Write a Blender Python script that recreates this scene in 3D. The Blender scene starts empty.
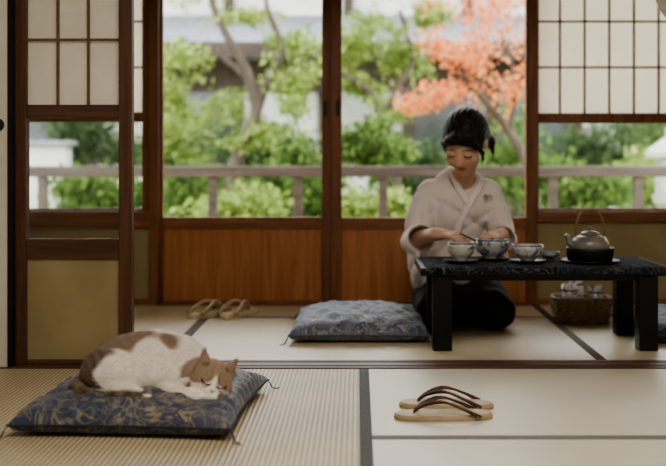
import bpy, math, random
import numpy as np
from mathutils import Vector, Matrix
from mathutils.bvhtree import BVHTree
random.seed(4); rng=np.random.default_rng(7)
C=bpy.context.scene.collection
F=1062.;VX=358.;HY=160.;CH=.7
def X(px,d): return (px-VX)*d/F
def Z(py,d): return CH-(py-HY)*d/F
def W(px,py,d): return (X(px,d),d,Z(py,d))
# ------------------------------------------------------------------ tagging
def tag(o,label=None,cat=None,group=None,kind=None):
    if label:o['label']=label
    if cat:o['category']=cat
    if group:o['group']=group
    if kind:o['kind']=kind
    return o
def thing(name,loc=(0,0,0),rz=0,label=None,cat=None,group=None,kind=None):
    o=bpy.data.objects.new(name,None);C.objects.link(o);o.location=loc;o.rotation_euler=(0,0,rz)
    o.empty_display_size=.05
    return tag(o,label,cat,group,kind)
# ------------------------------------------------------------------ mesh builder
class MB:
    def __init__(s): s.v=[];s.f=[]
    def add(s,vs,fs):
        o=len(s.v);s.v+= [tuple(v) for v in vs];s.f+=[tuple(i+o for i in f) for f in fs];return s
    def box(s,x0,x1,y0,y1,z0,z1):
        return s.add([(x0,y0,z0),(x1,y0,z0),(x1,y1,z0),(x0,y1,z0),(x0,y0,z1),(x1,y0,z1),(x1,y1,z1),(x0,y1,z1)],
          [(0,3,2,1),(4,5,6,7),(0,1,5,4),(1,2,6,5),(2,3,7,6),(3,0,4,7)])
    def tube(s,pts,r,n=8,flat=1.0,up=None):
        pts=[Vector(p) for p in pts];m=len(pts)
        rs=r if isinstance(r,(list,tuple)) else [r]*m
        vs=[];prev=None
        for i,p in enumerate(pts):
            t=(pts[min(i+1,m-1)]-pts[max(i-1,0)]).normalized()
            if prev is None:
                a=Vector(up) if up else (Vector((0,0,1)) if abs(t.z)<.9 else Vector((1,0,0)))
            else: a=prev
            a=(a-t*a.dot(t)).normalized();b=t.cross(a);prev=a
            for k in range(n):
                th=2*math.pi*k/n
                vs.append(p+a*math.cos(th)*rs[i]*flat+b*math.sin(th)*rs[i])
        fs=[]
        for i in range(m-1):
            for k in range(n):
                k2=(k+1)%n;fs.append((i*n+k,i*n+k2,(i+1)*n+k2,(i+1)*n+k))
        fs.append(tuple(range(n))[::-1]);fs.append(tuple((m-1)*n+k for k in range(n)))
        return s.add(vs,fs)
    def lathe(s,prof,n=40,c=(0,0,0)):
        vs=[];fs=[];m=len(prof)
        for r,z in prof:
            for k in range(n):
                th=2*math.pi*k/n;vs.append((c[0]+r*math.cos(th),c[1]+r*math.sin(th),c[2]+z))
        for i in range(m-1):
            for k in range(n):
                k2=(k+1)%n;fs.append((i*n+k,i*n+k2,(i+1)*n+k2,(i+1)*n+k))
        return s.add(vs,fs)
    def prism(s,outline,z0,z1):
        n=len(outline);vs=[(x,y,z0) for x,y in outline]+[(x,y,z1) for x,y in outline]
        fs=[tuple(range(n))[::-1],tuple(range(n,2*n))]+[(i,(i+1)%n,(i+1)%n+n,i+n) for i in range(n)]
        return s.add(vs,fs)
    def build(s,name,mat,parent=None,bevel=0,smooth=False,sub=0):
        me=bpy.data.meshes.new(name);me.from_pydata(s.v,[],s.f);me.update()
        return fin(name,me,mat,parent,bevel,smooth,sub)
def fin(name,me,mat,parent=None,bevel=0,smooth=False,sub=0):
    o=bpy.data.objects.new(name,me);C.objects.link(o)
    if mat:me.materials.append(mat)
    if parent:o.parent=parent
    if smooth:me.polygons.foreach_set('use_smooth',[True]*len(me.polygons))
    if bevel:
        b=o.modifiers.new('b','BEVEL');b.width=bevel;b.segments=2;b.limit_method='ANGLE'
    return o
def bez(pts,n=8):
    P=[Vector(p) for p in pts];P=[P[0]*2-P[1]]+P+[P[-1]*2-P[-2]];out=[]
    for i in range(1,len(P)-2):
        for k in range(n):
            t=k/n;a,b,c,d=P[i-1:i+3]
            out.append(.5*((2*b)+(c-a)*t+(2*a-5*b+4*c-d)*t*t+(3*b-a-3*c+d)*t**3))
    out.append(P[-2]);return out
# ------------------------------------------------------------------ materials
def S(c):
    if max(c)<=1: return tuple(c)+(1,)
    f=lambda u:(u/255/12.92) if u/255<=.04045 else ((u/255+.055)/1.055)**2.4
    return tuple(f(u) for u in c)+(1,)
def base(name):
    m=bpy.data.materials.new(name);m.use_nodes=True;nt=m.node_tree;b=nt.nodes['Principled BSDF'];return m,nt,b
def pmat(name,c1,c2,scale=5,st=(1,1,1),rough=.5,bump=0,detail=4,spec=.5,coat=0,sheen=0,metal=0,bd=.01,dist=0,lo=.3,hi=.7):
    m,nt,b=base(name);N=nt.nodes;L=nt.links
    tc=N.new('ShaderNodeTexCoord');mp=N.new('ShaderNodeMapping');mp.inputs['Scale'].default_value=st
    no=N.new('ShaderNodeTexNoise');no.inputs['Scale'].default_value=scale;no.inputs['Detail'].default_value=detail
    no.inputs['Distortion'].default_value=dist
    cr=N.new('ShaderNodeValToRGB');cr.color_ramp.elements[0].position=lo;cr.color_ramp.elements[1].position=hi
    cr.color_ramp.elements[0].color=S(c1);cr.color_ramp.elements[1].color=S(c2)
    L.new(tc.outputs['Object'],mp.inputs[0]);L.new(mp.outputs[0],no.inputs['Vector']);L.new(no.outputs['Fac'],cr.inputs[0]);L.new(cr.outputs[0],b.inputs['Base Color'])
    b.inputs['Roughness'].default_value=rough;b.inputs['Specular IOR Level'].default_value=spec
    b.inputs['Coat Weight'].default_value=coat;b.inputs['Sheen Weight'].default_value=sheen;b.inputs['Metallic'].default_value=metal
    if bump:
        bp=N.new('ShaderNodeBump');bp.inputs['Strength'].default_value=bump;bp.inputs['Distance'].default_value=bd
        L.new(no.outputs['Fac'],bp.inputs['Height']);L.new(bp.outputs[0],b.inputs['Normal'])
    return m
def woodm(name,c1,c2,axis,rough=.45):
    st=[14,14,14];st[axis]=1.0
    return pmat(name,c1,c2,scale=3,st=tuple(st),rough=rough,bump=.12,detail=6,dist=.6,bd=.004,spec=.4)
def tatami(name,c1,c2,axis,period,bs=.6,rough=.48):
    m,nt,b=base(name);N=nt.nodes;L=nt.links
    tc=N.new('ShaderNodeTexCoord');wv=N.new('ShaderNodeTexWave');wv.wave_type='BANDS';wv.bands_direction='XY'[axis]
    wv.inputs['Scale'].default_value=2*math.pi/(20*period);wv.inputs['Distortion'].default_value=.15;wv.inputs['Detail'].default_value=1
    L.new(tc.outputs['Object'],wv.inputs['Vector'])
    no=N.new('ShaderNodeTexNoise');no.inputs['Scale'].default_value=3
    mp=N.new('ShaderNodeMapping');mp.inputs['Scale'].default_value=(1,60,1) if axis==0 else (60,1,1)
    n2=N.new('ShaderNodeTexNoise');n2.inputs['Scale'].default_value=6;n2.inputs['Detail'].default_value=5
    L.new(tc.outputs['Object'],mp.inputs[0]);L.new(mp.outputs[0],n2.inputs['Vector']);L.new(tc.outputs['Object'],no.inputs['Vector'])
    a=N.new('ShaderNodeMath');a.operation='MULTIPLY_ADD';a.inputs[1].default_value=.55;L.new(wv.outputs['Fac'],a.inputs[0])
    a2=N.new('ShaderNodeMath');a2.operation='MULTIPLY_ADD';a2.inputs[1].default_value=.35;a2.inputs[2].default_value=.0
    L.new(n2.outputs['Fac'],a2.inputs[0]);a3=N.new('ShaderNodeMath');a3.operation='MULTIPLY_ADD';a3.inputs[1].default_value=.3
    L.new(no.outputs['Fac'],a3.inputs[0]);L.new(a2.outputs[0],a3.inputs[2]);L.new(a3.outputs[0],a.inputs[2])
    cr=N.new('ShaderNodeValToRGB');cr.color_ramp.elements[0].position=.2;cr.color_ramp.elements[1].position=.8
    cr.color_ramp.elements[0].color=S(c1);cr.color_ramp.elements[1].color=S(c2)
    L.new(a.outputs[0],cr.inputs[0]);L.new(cr.outputs[0],b.inputs['Base Color']);b.inputs['Roughness'].default_value=rough
    b.inputs['Specular IOR Level'].default_value=.7
    bp=N.new('ShaderNodeBump');bp.inputs['Strength'].default_value=bs;bp.inputs['Distance'].default_value=.003
    L.new(a.outputs[0],bp.inputs['Height']);L.new(bp.outputs[0],b.inputs['Normal'])
    return m
def fabric(name,basec,gold,dark,scale=9,amount=.5,rough=.6,spec=.35,sheen=.15):
    m,nt,b=base(name);N=nt.nodes;L=nt.links
    tc=N.new('ShaderNodeTexCoord')
    no=N.new('ShaderNodeTexNoise');no.inputs['Scale'].default_value=scale;no.inputs['Detail'].default_value=2;no.inputs['Distortion'].default_value=1.5
    L.new(tc.outputs['Object'],no.inputs['Vector'])
    mx=N.new('ShaderNodeMixRGB');mx.inputs[0].default_value=.35;L.new(tc.outputs['Object'],mx.inputs[1]);L.new(no.outputs['Color'],mx.inputs[2])
    vo=N.new('ShaderNodeTexVoronoi');vo.inputs['Scale'].default_value=scale*2.2;vo.feature='DISTANCE_TO_EDGE';L.new(mx.outputs[0],vo.inputs['Vector'])
    v2=N.new('ShaderNodeTexVoronoi');v2.inputs['Scale'].default_value=scale*4;L.new(mx.outputs[0],v2.inputs['Vector'])
    c1=N.new('ShaderNodeValToRGB');e=c1.color_ramp.elements;e[0].position=.03;e[0].color=(1,1,1,1);e[1].position=.07;e[1].color=(0,0,0,1)
    L.new(vo.outputs['Distance'],c1.inputs[0])
    c2=N.new('ShaderNodeValToRGB');e=c2.color_ramp.elements;e[0].position=.54-.1*amount;e[0].color=(0,0,0,1);e[1].position=.6;e[1].color=(1,1,1,1)
    L.new(no.outputs['Fac'],c2.inputs[0])
    c3=N.new('ShaderNodeValToRGB');e=c3.color_ramp.elements;e[0].position=.25;e[0].color=(1,1,1,1);e[1].position=.4;e[1].color=(0,0,0,1)
    L.new(v2.outputs['Distance'],c3.inputs[0])
    mul=N.new('ShaderNodeMath');mul.operation='MULTIPLY';L.new(c2.outputs[0],mul.inputs[0]);L.new(c3.outputs[0],mul.inputs[1])
    ad=N.new('ShaderNodeMath');ad.operation='MULTIPLY_ADD';ad.use_clamp=True;ad.inputs[1].default_value=.6
    L.new(c1.outputs[0],ad.inputs[0]);L.new(mul.outputs[0],ad.inputs[2])
    m1=N.new('ShaderNodeMixRGB');m1.inputs[1].default_value=S(basec);m1.inputs[2].default_value=S(dark);L.new(c2.outputs[0],m1.inputs[0])
    m2=N.new('ShaderNodeMixRGB');m2.inputs[2].default_value=S(gold);L.new(m1.outputs[0],m2.inputs[1]);L.new(ad.outputs[0],m2.inputs[0])
    L.new(m2.outputs[0],b.inputs['Base Color']);b.inputs['Roughness'].default_value=rough;b.inputs['Sheen Weight'].default_value=sheen
    b.inputs['Specular IOR Level'].default_value=spec
    bp=N.new('ShaderNodeBump');bp.inputs['Strength'].default_value=.3;bp.inputs['Distance'].default_value=.002
    L.new(ad.outputs[0],bp.inputs['Height']);L.new(bp.outputs[0],b.inputs['Normal'])
    return m
def vcol(name,rough=.6,noise=.25,scale=120,st=(1,1,1),bump=.3,sheen=0,sss=0,bd=.003):
    m,nt,b=base(name);N=nt.nodes;L=nt.links
    at=N.new('ShaderNodeAttribute');at.attribute_name='Col';tc=N.new('ShaderNodeTexCoord')
    mp=N.new('ShaderNodeMapping');mp.inputs['Scale'].default_value=st;no=N.new('ShaderNodeTexNoise');no.inputs['Scale'].default_value=scale;no.inputs['Detail'].default_value=4
    L.new(tc.outputs['Object'],mp.inputs[0]);L.new(mp.outputs[0],no.inputs['Vector'])
    ma=N.new('ShaderNodeMapRange');ma.inputs[1].default_value=.3;ma.inputs[2].default_value=.7;ma.inputs[3].default_value=1-noise;ma.inputs[4].default_value=1+noise*.5
    L.new(no.outputs['Fac'],ma.inputs[0])
    vm=N.new('ShaderNodeVectorMath');vm.operation='SCALE';L.new(at.outputs['Color'],vm.inputs[0]);L.new(ma.outputs[0],vm.inputs['Scale'])
    L.new(vm.outputs[0],b.inputs['Base Color']);b.inputs['Roughness'].default_value=rough;b.inputs['Sheen Weight'].default_value=sheen
    b.inputs['Specular IOR Level'].default_value=.3
    if sss:
        b.inputs['Subsurface Weight'].default_value=sss;b.inputs['Subsurface Scale'].default_value=.01;b.inputs['Subsurface Radius'].default_value=(1,.35,.2)
    bp=N.new('ShaderNodeBump');bp.inputs['Strength'].default_value=bump;bp.inputs['Distance'].default_value=bd
    L.new(no.outputs['Fac'],bp.inputs['Height']);L.new(bp.outputs[0],b.inputs['Normal'])
    return m
def leafm(name,c1,c2,c3):
    m,nt,b=base(name);N=nt.nodes;L=nt.links
    g=N.new('ShaderNodeNewGeometry');cr=N.new('ShaderNodeValToRGB');e=cr.color_ramp.elements
    e[0].color=S(c1);e[1].color=S(c3);x=e.new(.5);x.color=S(c2)
    L.new(g.outputs['Random Per Island'],cr.inputs[0])
    N.remove(b);d=N.new('ShaderNodeBsdfDiffuse');t=N.new('ShaderNodeBsdfTranslucent');mx=N.new('ShaderNodeMixShader');mx.inputs[0].default_value=.5
    L.new(cr.outputs[0],d.inputs[0]);L.new(cr.outputs[0],t.inputs[0]);L.new(d.outputs[0],mx.inputs[1]);L.new(t.outputs[0],mx.inputs[2])
    L.new(mx.outputs[0],N['Material Output'].inputs[0]);return m
def paperm(name,c):
    m,nt,b=base(name);N=nt.nodes;L=nt.links;N.remove(b)
    tc=N.new('ShaderNodeTexCoord');no=N.new('ShaderNodeTexNoise');no.inputs['Scale'].default_value=12;no.inputs['Detail'].default_value=6
    L.new(tc.outputs['Object'],no.inputs['Vector'])
    cr=N.new('ShaderNodeValToRGB');cr.color_ramp.elements[0].color=tuple(x*.9 for x in S(c)[:3])+(1,);cr.color_ramp.elements[1].color=S(c);L.new(no.outputs['Fac'],cr.inputs[0])
    d=N.new('ShaderNodeBsdfDiffuse');t=N.new('ShaderNodeBsdfTranslucent');mx=N.new('ShaderNodeMixShader');mx.inputs[0].default_value=.55
    L.new(cr.outputs[0],d.inputs[0]);L.new(cr.outputs[0],t.inputs[0]);L.new(d.outputs[0],mx.inputs[1]);L.new(t.outputs[0],mx.inputs[2])
    L.new(mx.outputs[0],N['Material Output'].inputs[0]);return m
def glassm():
    m,nt,b=base('pane_glass');N=nt.nodes;L=nt.links;N.remove(b)
    t=N.new('ShaderNodeBsdfTransparent');t.inputs[0].default_value=(.97,.975,.97,1);g=N.new('ShaderNodeBsdfGlossy');g.inputs['Roughness'].default_value=.03
    fr=N.new('ShaderNodeFresnel');fr.inputs[0].default_value=1.3;mx=N.new('ShaderNodeMixShader')
    L.new(fr.outputs[0],mx.inputs[0]);L.new(t.outputs[0],mx.inputs[1]);L.new(g.outputs[0],mx.inputs[2]);L.new(mx.outputs[0],N['Material Output'].inputs[0]);return m
M={}
M['wood_h']=woodm('brown_wood_h',(108,66,40),(148,98,62),0)
M['wood_v']=woodm('brown_wood_v',(102,62,38),(142,92,58),2)
M['dark_v']=woodm('dark_wood_v',(68,44,30),(102,68,46),2)
M['dark_h']=woodm('dark_wood_h',(70,46,32),(102,70,48),0)
M['panel']=woodm('panel_wood',(152,96,56),(184,124,78),2)
M['lattice']=pmat('lattice_wood',(92,66,46),(114,84,60),scale=20,rough=.5)
M['plaster']=pmat('ochre_plaster',(142,126,88),(160,144,104),scale=6,rough=.9,bump=.1,detail=8)
M['white_plaster']=pmat('pale_plaster',(196,190,178),(212,206,194),scale=6,rough=.9)
M['ceil']=woodm('ceiling_boards',(150,122,92),(176,148,114),1)
M['paper']=paperm('shoji_paper',(246,240,228))
M['fusuma']=pmat('fusuma_paper',(198,190,172),(212,204,188),scale=4,rough=.85)
M['glass']=glassm()
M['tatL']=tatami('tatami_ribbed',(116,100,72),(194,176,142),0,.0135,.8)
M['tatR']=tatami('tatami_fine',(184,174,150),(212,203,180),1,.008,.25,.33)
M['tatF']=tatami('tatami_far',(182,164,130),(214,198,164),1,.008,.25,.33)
M['heri']=pmat('border_cloth',(66,63,58),(88,84,77),scale=90,rough=.8)
M['heriP']=pmat('border_cloth_pale',(98,95,88),(120,116,106),scale=90,rough=.8)
M['heriB']=pmat('border_cloth_brown',(70,50,36),(96,70,50),scale=90,rough=.8)
M['black']=pmat('black_lacquer',(13,12,12),(22,20,19),scale=8,rough=.36,spec=.35)
M['iron']=pmat('black_iron',(18,17,17),(30,29,28),scale=60,rough=.5,bump=.2,bd=.002)
# ------------------------------------------------------------------ ROOM
YB=5.13;YF=-1.6
def struct(mb,name,m,bevel=0.0): return tag(mb.build(name,m,None,bevel),kind='structure')
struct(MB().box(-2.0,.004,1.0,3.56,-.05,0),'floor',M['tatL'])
struct(MB().box(.036,2.0,2.695,3.56,-.05,0),'floor',M['tatR'])
struct(MB().box(.036,2.0,1.0,2.660,-.05,0),'floor',M['tatR'])
struct(MB().box(-2.0,-.70,3.70,YB-.0,-.05,0),'floor',M['tatF'])
struct(MB().box(-.66,.835,3.70,4.71,-.05,0),'floor',M['tatF'])
struct(MB().box(-.66,.835,4.745,YB,-.05,0),'floor',M['tatF'])
struct(MB().box(.87,2.0,3.70,YB,-.05,0),'floor',M['tatF'])
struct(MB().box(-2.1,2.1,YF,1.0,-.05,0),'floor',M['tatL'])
tn=[0]
def trim(mb,m,bevel=.002):
    tn[0]+=1;return struct(mb,'trim_%d'%tn[0],m,bevel)
trim(MB().box(.004,.036,1.0,3.56,-.05,.0015),M['heri'],0)
trim(MB().box(.036,2.0,2.660,2.695,-.05,.0015),M['heriP'],0)
trim(MB().box(-.70,-.66,3.70,YB,-.05,.0015),M['heriB'],0)
trim(MB().box(.835,.87,3.70,YB,-.05,.0015),M['heriB'],0)
trim(MB().box(-.66,.835,4.71,4.745,-.05,.0015),M['heriP'],0)
t=MB().box(-2.0,2.0,3.56,3.585,-.05,.004).box(-2.0,2.0,3.585,3.60,-.05,-.006).box(-2,2,3.60,3.655,-.05,.004).box(-2,2,3.655,3.67,-.05,-.006).box(-2,2,3.67,3.70,-.05,.004)
trim(t,M['dark_h'],.001)
struct(MB().box(-2.0,2.0,3.58,3.70,1.86,2.4),'wall_partition',M['white_plaster'])
trim(MB().box(-2.0,2.0,3.55,3.72,1.78,1.86),M['dark_h'])
struct(MB().box(-2.1,-2.0,YF,YB+.1,-.05,2.45),'wall_left',M['white_plaster'])
struct(MB().box(2.0,2.1,YF,YB+.1,-.05,2.45),'wall_right',M['white_plaster'])
struct(MB().box(-2.1,2.1,YF,YB+.1,2.4,2.45),'ceiling',M['ceil'])
struct(MB().box(-2.1,2.1,YF-.1,YF,-.05,2.45),'wall_front',M['white_plaster'])
def XB(px): return X(px,YB)
def ZB(py): return Z(py,YB)
xl=XB(159);xr=XB(528);xr2=XB(537)
wb=MB().box(-2.0,xl-.04,YB+.0,YB+.08,0,ZB(227)).box(xr2,2.0,YB,YB+.08,0,ZB(221)).box(-2.0,2.0,YB,YB+.08,1.84,2.4)
struct(wb,'wall_back',M['plaster'])
trim(MB().box(xl-.045,xl,YB-.02,YB+.10,0,1.84),M['wood_v'])
trim(MB().box(xr,xr2,YB-.02,YB+.10,0,1.84),M['wood_v'])
trim(MB().box(-2.0,xl-.045,YB-.03,YB+.10,ZB(227),ZB(211)),M['wood_h'])
trim(MB().box(xr2,2.0,YB-.03,YB+.10,ZB(221),ZB(211)),M['wood_h'])
trim(MB().box(-2.0,2.0,YB-.03,YB+.10,1.78,1.86),M['wood_h'])
tn2=MB().box(xl,xr,YB-.03,YB+.09,0,ZB(304.5));trim(tn2,M['wood_h'])
struct(MB().box(-2.0,xl-.045,YB-.012,YB,0,.03),'baseboard_left',M['wood_h'])
struct(MB().box(xr2,2.0,YB-.012,YB,0,.03),'baseboard_right',M['wood_h'])
def shoji(name,x0,x1,y,zg0,zm0,zm1,ztop,vx,hz,stile,lat,th=.03):
    r=thing(name,kind='structure')
    f=MB().box(x0,x0+stile,y-th/2,y+th/2,zg0,ztop).box(x1-stile,x1,y-th/2,y+th/2,zg0,ztop)
    f.box(x0+stile,x1-stile,y-th/2,y+th/2,zm0,zm1).box(x0+stile,x1-stile,y-th/2,y+th/2,ztop-.03,ztop).box(x0+stile,x1-stile,y-th/2,y+th/2,zg0,zg0+.012)
    f.build('window_frame',M['wood_v'],r,.002)
    l=MB()
    for v in vx:
        if x0+stile<v<x1-stile: l.box(v-lat/2,v+lat/2,y-.012,y-.001,zm1,ztop-.03)
    for h in hz:
        if zm1<h<ztop: l.box(x0+stile,x1-stile,y-.0125,y-.0015,h-lat/2,h+lat/2)
    l.build('lattice',M['lattice'],r)
    MB().box(x0+stile,x1-stile,y,y+.002,zm1,ztop-.03).build('paper_screen',M['paper'],r)
    MB().box(x0+stile,x1-stile,y,y+.004,zg0+.01,zm0).build('glass_pane',M['glass'],r)
    return r
hz=[ZB(67-46*k) for k in range(0,6)]
shoji('window_1',-1.99,xl-.045,YB+.03,ZB(211),ZB(122),ZB(112),1.78,[XB(150-25*k) for k in range(0,9)],hz,.04,.010)
shoji('window_2',xr2,1.99,YB+.03,ZB(211),ZB(123),ZB(113),1.78,[XB(536+24.8*k) for k in range(1,11)],hz,.012,.010)
def gdoor(name,x0,x1,y,sl,sr,pull):
    r=thing(name,kind='structure')
    zb=ZB(304.5);zt=1.78;za=ZB(229);zg=ZB(217.5)
    f=MB().box(x0,x0+sl,y-.018,y+.018,zb,zt).box(x1-sr,x1,y-.018,y+.018,zb,zt)
    f.build('door_stile',M['wood_v'],r,.002)
    MB().box(x0+sl,x1-sr,y-.018,y+.018,za,zg).box(x0+sl,x1-sr,y-.018,y+.018,zb,zb+.015).box(x0+sl,x1-sr,y-.018,y+.018,zt-.04,zt).build('door_rail',M['wood_h'],r,.002)
    p=MB();n=3;w=(x1-sr-x0-sl)/n
    p.box(x0+sl,x1-sr,y,y+.008,zb+.015,za)
    for i in range(n): p.box(x0+sl+i*w+.0008,x0+sl+(i+1)*w-.0008,y-.006,y+.001,zb+.015,za)
    p.build('wood_panel',M['panel'],r,.0008)
    MB().box(x0+sl,x1-sr,y-.002,y+.002,zg,zt-.04).build('glass_pane',M['glass'],r)
    MB().box(pull-.008,pull+.008,y-.024,y-.0175,ZB(116),ZB(100)).build('finger_pull',M['iron'],r,.003)
gdoor('door_1',xl,XB(333),YB+.045,.012,.055,XB(325))
gdoor('door_2',XB(331),xr,YB+.004,.052,.01,XB(338))
DN=3.63
def XN(px): return X(px,DN)
def ZN(py): return Z(py,DN)
r=thing('door_3',kind='structure')
x0,x1=XN(12),XN(133)
MB().box(x0,XN(28),DN-.02,DN+.02,.004,1.78).box(XN(120),x1,DN-.02,DN+.02,.004,1.78).build('door_stile',M['dark_v'],r,.002)
xa,xb=XN(28),XN(120)
MB().box(xa,xb,DN-.017,DN+.017,ZN(118),ZN(105)).box(xa,xb,DN-.017,DN+.017,ZN(258),ZN(238.5)).box(xa,xb,DN-.017,DN+.017,.004,.02).box(xa,xb,DN-.017,DN+.017,1.72,1.78).build('door_rail',M['dark_h'],r,.002)
l=MB()
for px in (58.5,89): l.box(XN(px)-.004,XN(px)+.004,DN-.012,DN,ZN(105),1.72)
for k in range(3): l.box(xa,xb,DN-.0125,DN-.0005,ZN(40-64*k)-.004,ZN(40-64*k)+.004)
l.build('lattice',M['lattice'],r)
MB().box(xa,xb,DN,DN+.002,ZN(105),1.72).build('paper_screen',M['paper'],r)
MB().box(xa,xb,DN-.002,DN+.002,ZN(238.5),ZN(118)).build('glass_pane',M['glass'],r)
MB().box(xa,xb,DN-.006,DN+.006,.02,ZN(258)).build('lower_board',M['plaster'],r)
r=thing('door_4',kind='structure');DF=3.585
MB().box(-2.0,X(11,DF),DF-.012,DF+.012,.004,1.78).build('door_panel',M['fusuma'],r)
MB().box(X(9,DF),X(12,DF)+.006,DF-.016,DF+.016,.004,1.78).build('door_edge',M['black'],r)
pz=Z(125,DF);pc=X(-1,DF)
m=MB();m.tube([(pc,DF-.018,pz),(pc,DF-.011,pz)],.022,24);m.build('door_pull',M['iron'],r)
# ------------------------------------------------------------------ OUTDOORS
g=pmat('moss_ground',(90,112,60),(140,160,90),scale=2,rough=.95)
struct(MB().box(-30,30,5.4,45,-.5,-.4),'ground',g)
struct(MB().box(-4,4,YB+.1,6.75,-.12,-.04),'floor_veranda',woodm('veranda_wood',(120,92,64),(150,118,84),0))
railm=pmat('weathered_wood',(66,58,50),(98,88,78),scale=3,st=(1,12,12),rough=.7)
dR=6.6
r=thing('railing',(0,dR,-.04),label='weathered grey-brown wooden veranda railing outside the glass doors',cat='railing')
MB().box(-3.8,3.8,-.035,.035,Z(177,dR)+.04,Z(166,dR)+.04).build('top_rail',railm,r,.006)
MB().box(-3.8,3.8,-.02,.02,.14,.19).build('lower_rail',railm,r,.004)
for k in range(-7,9):
    px=298+85*k;xx=X(px,dR)
    if abs(xx)<3.7: MB().box(xx-.027,xx+.027,-.027,.027,0,Z(177,dR)+.04).build('post',railm,r,.004)
dH=13.
hw=pmat('house_plaster',(190,188,182),(212,210,204),scale=2,rough=.9)
hb=pmat('house_timber',(54,42,34),(78,62,52),scale=4,rough=.8)
hr=pmat('roof_tile',(104,106,112),(138,140,146),scale=3,st=(8,1,1),rough=.7,bump=.5,bd=.05)
hg=pmat('house_glass',(44,48,48),(78,82,80),scale=1.5,rough=.2)
hp=pmat('house_shoji',(150,148,138),(184,182,174),scale=1.5,rough=.8)
r=thing('house',(0,dH,-.4),label='white-walled traditional house with dark timber and grey tiled roofs beyond the garden',cat='house')
MB().box(-7,7.5,.2,.4,0,2.6).build('wall',hw,r)
t=MB()
for xx in np.arange(-6.8,7.4,1.05): t.box(xx,xx+.13,.12,.21,0,2.5)
t.box(-7,7.5,.1,.21,1.95,2.34).box(-7,7.5,.13,.21,1.05,1.17).box(-7,7.5,.13,.21,.3,.42).build('timber_frame',hb,r)
for i,xx in enumerate(np.arange(-6.8,6.4,1.05)):
    if i%4!=1: MB().box(xx+.14,xx+1.04,.16,.2,1.18,1.95).build('window',hp if i%3==0 else hg,r)
    if i%3!=0: MB().box(xx+.14,xx+1.04,.16,.2,.43,1.04).build('window',hg if i%2 else hb,r)
rf=MB();rf.add([(-7.4,-.6,2.45),(7.9,-.6,2.45),(7.9,1.3,3.05),(-7.4,1.3,3.05),(-7.4,-.6,2.37),(7.9,-.6,2.37),(7.9,1.3,2.97),(-7.4,1.3,2.97)],[(0,1,2,3),(7,6,5,4),(4,5,1,0),(5,6,2,1),(6,7,3,2),(7,4,0,3)])
rf.build('roof',hr,r)
MB().box(-7.4,7.9,-.64,-.58,2.30,2.48).build('gutter',hb,r)
MB().box(-5,6,1.3,1.6,2.4,4.2).build('upper_wall',hw,r)
for xx in np.arange(-5,6,1.6): MB().box(xx,xx+.14,1.22,1.31,2.9,4.2).build('upper_timber',hb,r)
rf=MB();rf.add([(-5.6,.4,4.15),(6.6,.4,4.15),(6.6,2.6,5.1),(-5.6,2.6,5.1),(-5.6,.4,4.05),(6.6,.4,4.05),(6.6,2.6,5.0),(-5.6,2.6,5.0)],[(0,1,2,3),(7,6,5,4),(4,5,1,0),(5,6,2,1),(6,7,3,2),(7,4,0,3)])
rf.build('roof',hr,r)
r=thing('garden_wall',(X(35,9.5),9.5,-.4),label='low white garden wall seen through the left glass pane',cat='wall')
MB().box(-1.3,.30,-.1,.1,0,Z(146,9.5)+.4).build('wall_body',hw,r)
MB().box(-1.34,.34,-.16,.16,Z(146,9.5)+.4,Z(141,9.5)+.4).build('coping',hr,r,.01)
r=thing('stone_lantern',(X(672,8),8,-.4),label='pale stone lantern outside the right window at picture edge',cat='lantern')
st=pmat('pale_stone',(166,166,158),(194,194,186),scale=12,rough=.9,bump=.3)
MB().lathe([(0,0),(.16,0),(.16,.12),(.08,.16),(.07,.7),(.14,.78),(.15,.84),(0,.84)],6).build('pedestal',st,r)
MB().box(-.1,.1,-.1,.1,.84,1.1).build('light_box',st,r,.01)
MB().lathe([(0,1.1),(.2,1.12),(.2,1.16),(.1,1.24),(.05,1.27),(.05,1.33),(0,1.36)],6).build('cap',st,r)
def leafmesh(blobs,n,size):
    cs=[]
    for (c,rr) in blobs:
        c=np.array(c);rr=np.array(rr)
        k=9;sub=rng.normal(size=(k,3))*.42
        which=rng.integers(0,k,n)
        p=c+rr*(sub[which]+rng.normal(size=(n,3))*.28);cs.append(p)
    p=np.concatenate(cs);N=len(p)
    a=rng.normal(size=(N,3));a/=np.linalg.norm(a,axis=1)[:,None];b=np.cross(a,rng.normal(size=(N,3)));b/=np.linalg.norm(b,axis=1)[:,None]
    s=size*(.6+.8*rng.random(N))[:,None]
    v=np.stack([p-a*s,p+b*s*.5,p+a*s,p-b*s*.5],1).reshape(-1,3)
    me=bpy.data.meshes.new('leaves');me.vertices.add(len(v));me.vertices.foreach_set('co',v.ravel())
    me.loops.add(4*N);me.loops.foreach_set('vertex_index',np.arange(4*N));me.polygons.add(N);me.polygons.foreach_set('loop_start',np.arange(0,4*N,4));me.polygons.foreach_set('loop_total',np.full(N,4))
    me.update();me.validate();return me
L1=leafm('leaf_light',(104,124,62),(142,160,88),(182,192,124))
L2=leafm('leaf_mid',(68,92,50),(100,124,68),(140,158,94))
L3=leafm('leaf_dark',(50,70,46),(76,96,62),(108,124,86))
LR=leafm('leaf_red',(200,112,72),(220,146,100),(234,184,136))
bark=pmat('bark',(62,52,44),(98,86,74),scale=8,st=(2,2,.6),rough=.95,bump=.5)
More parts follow.
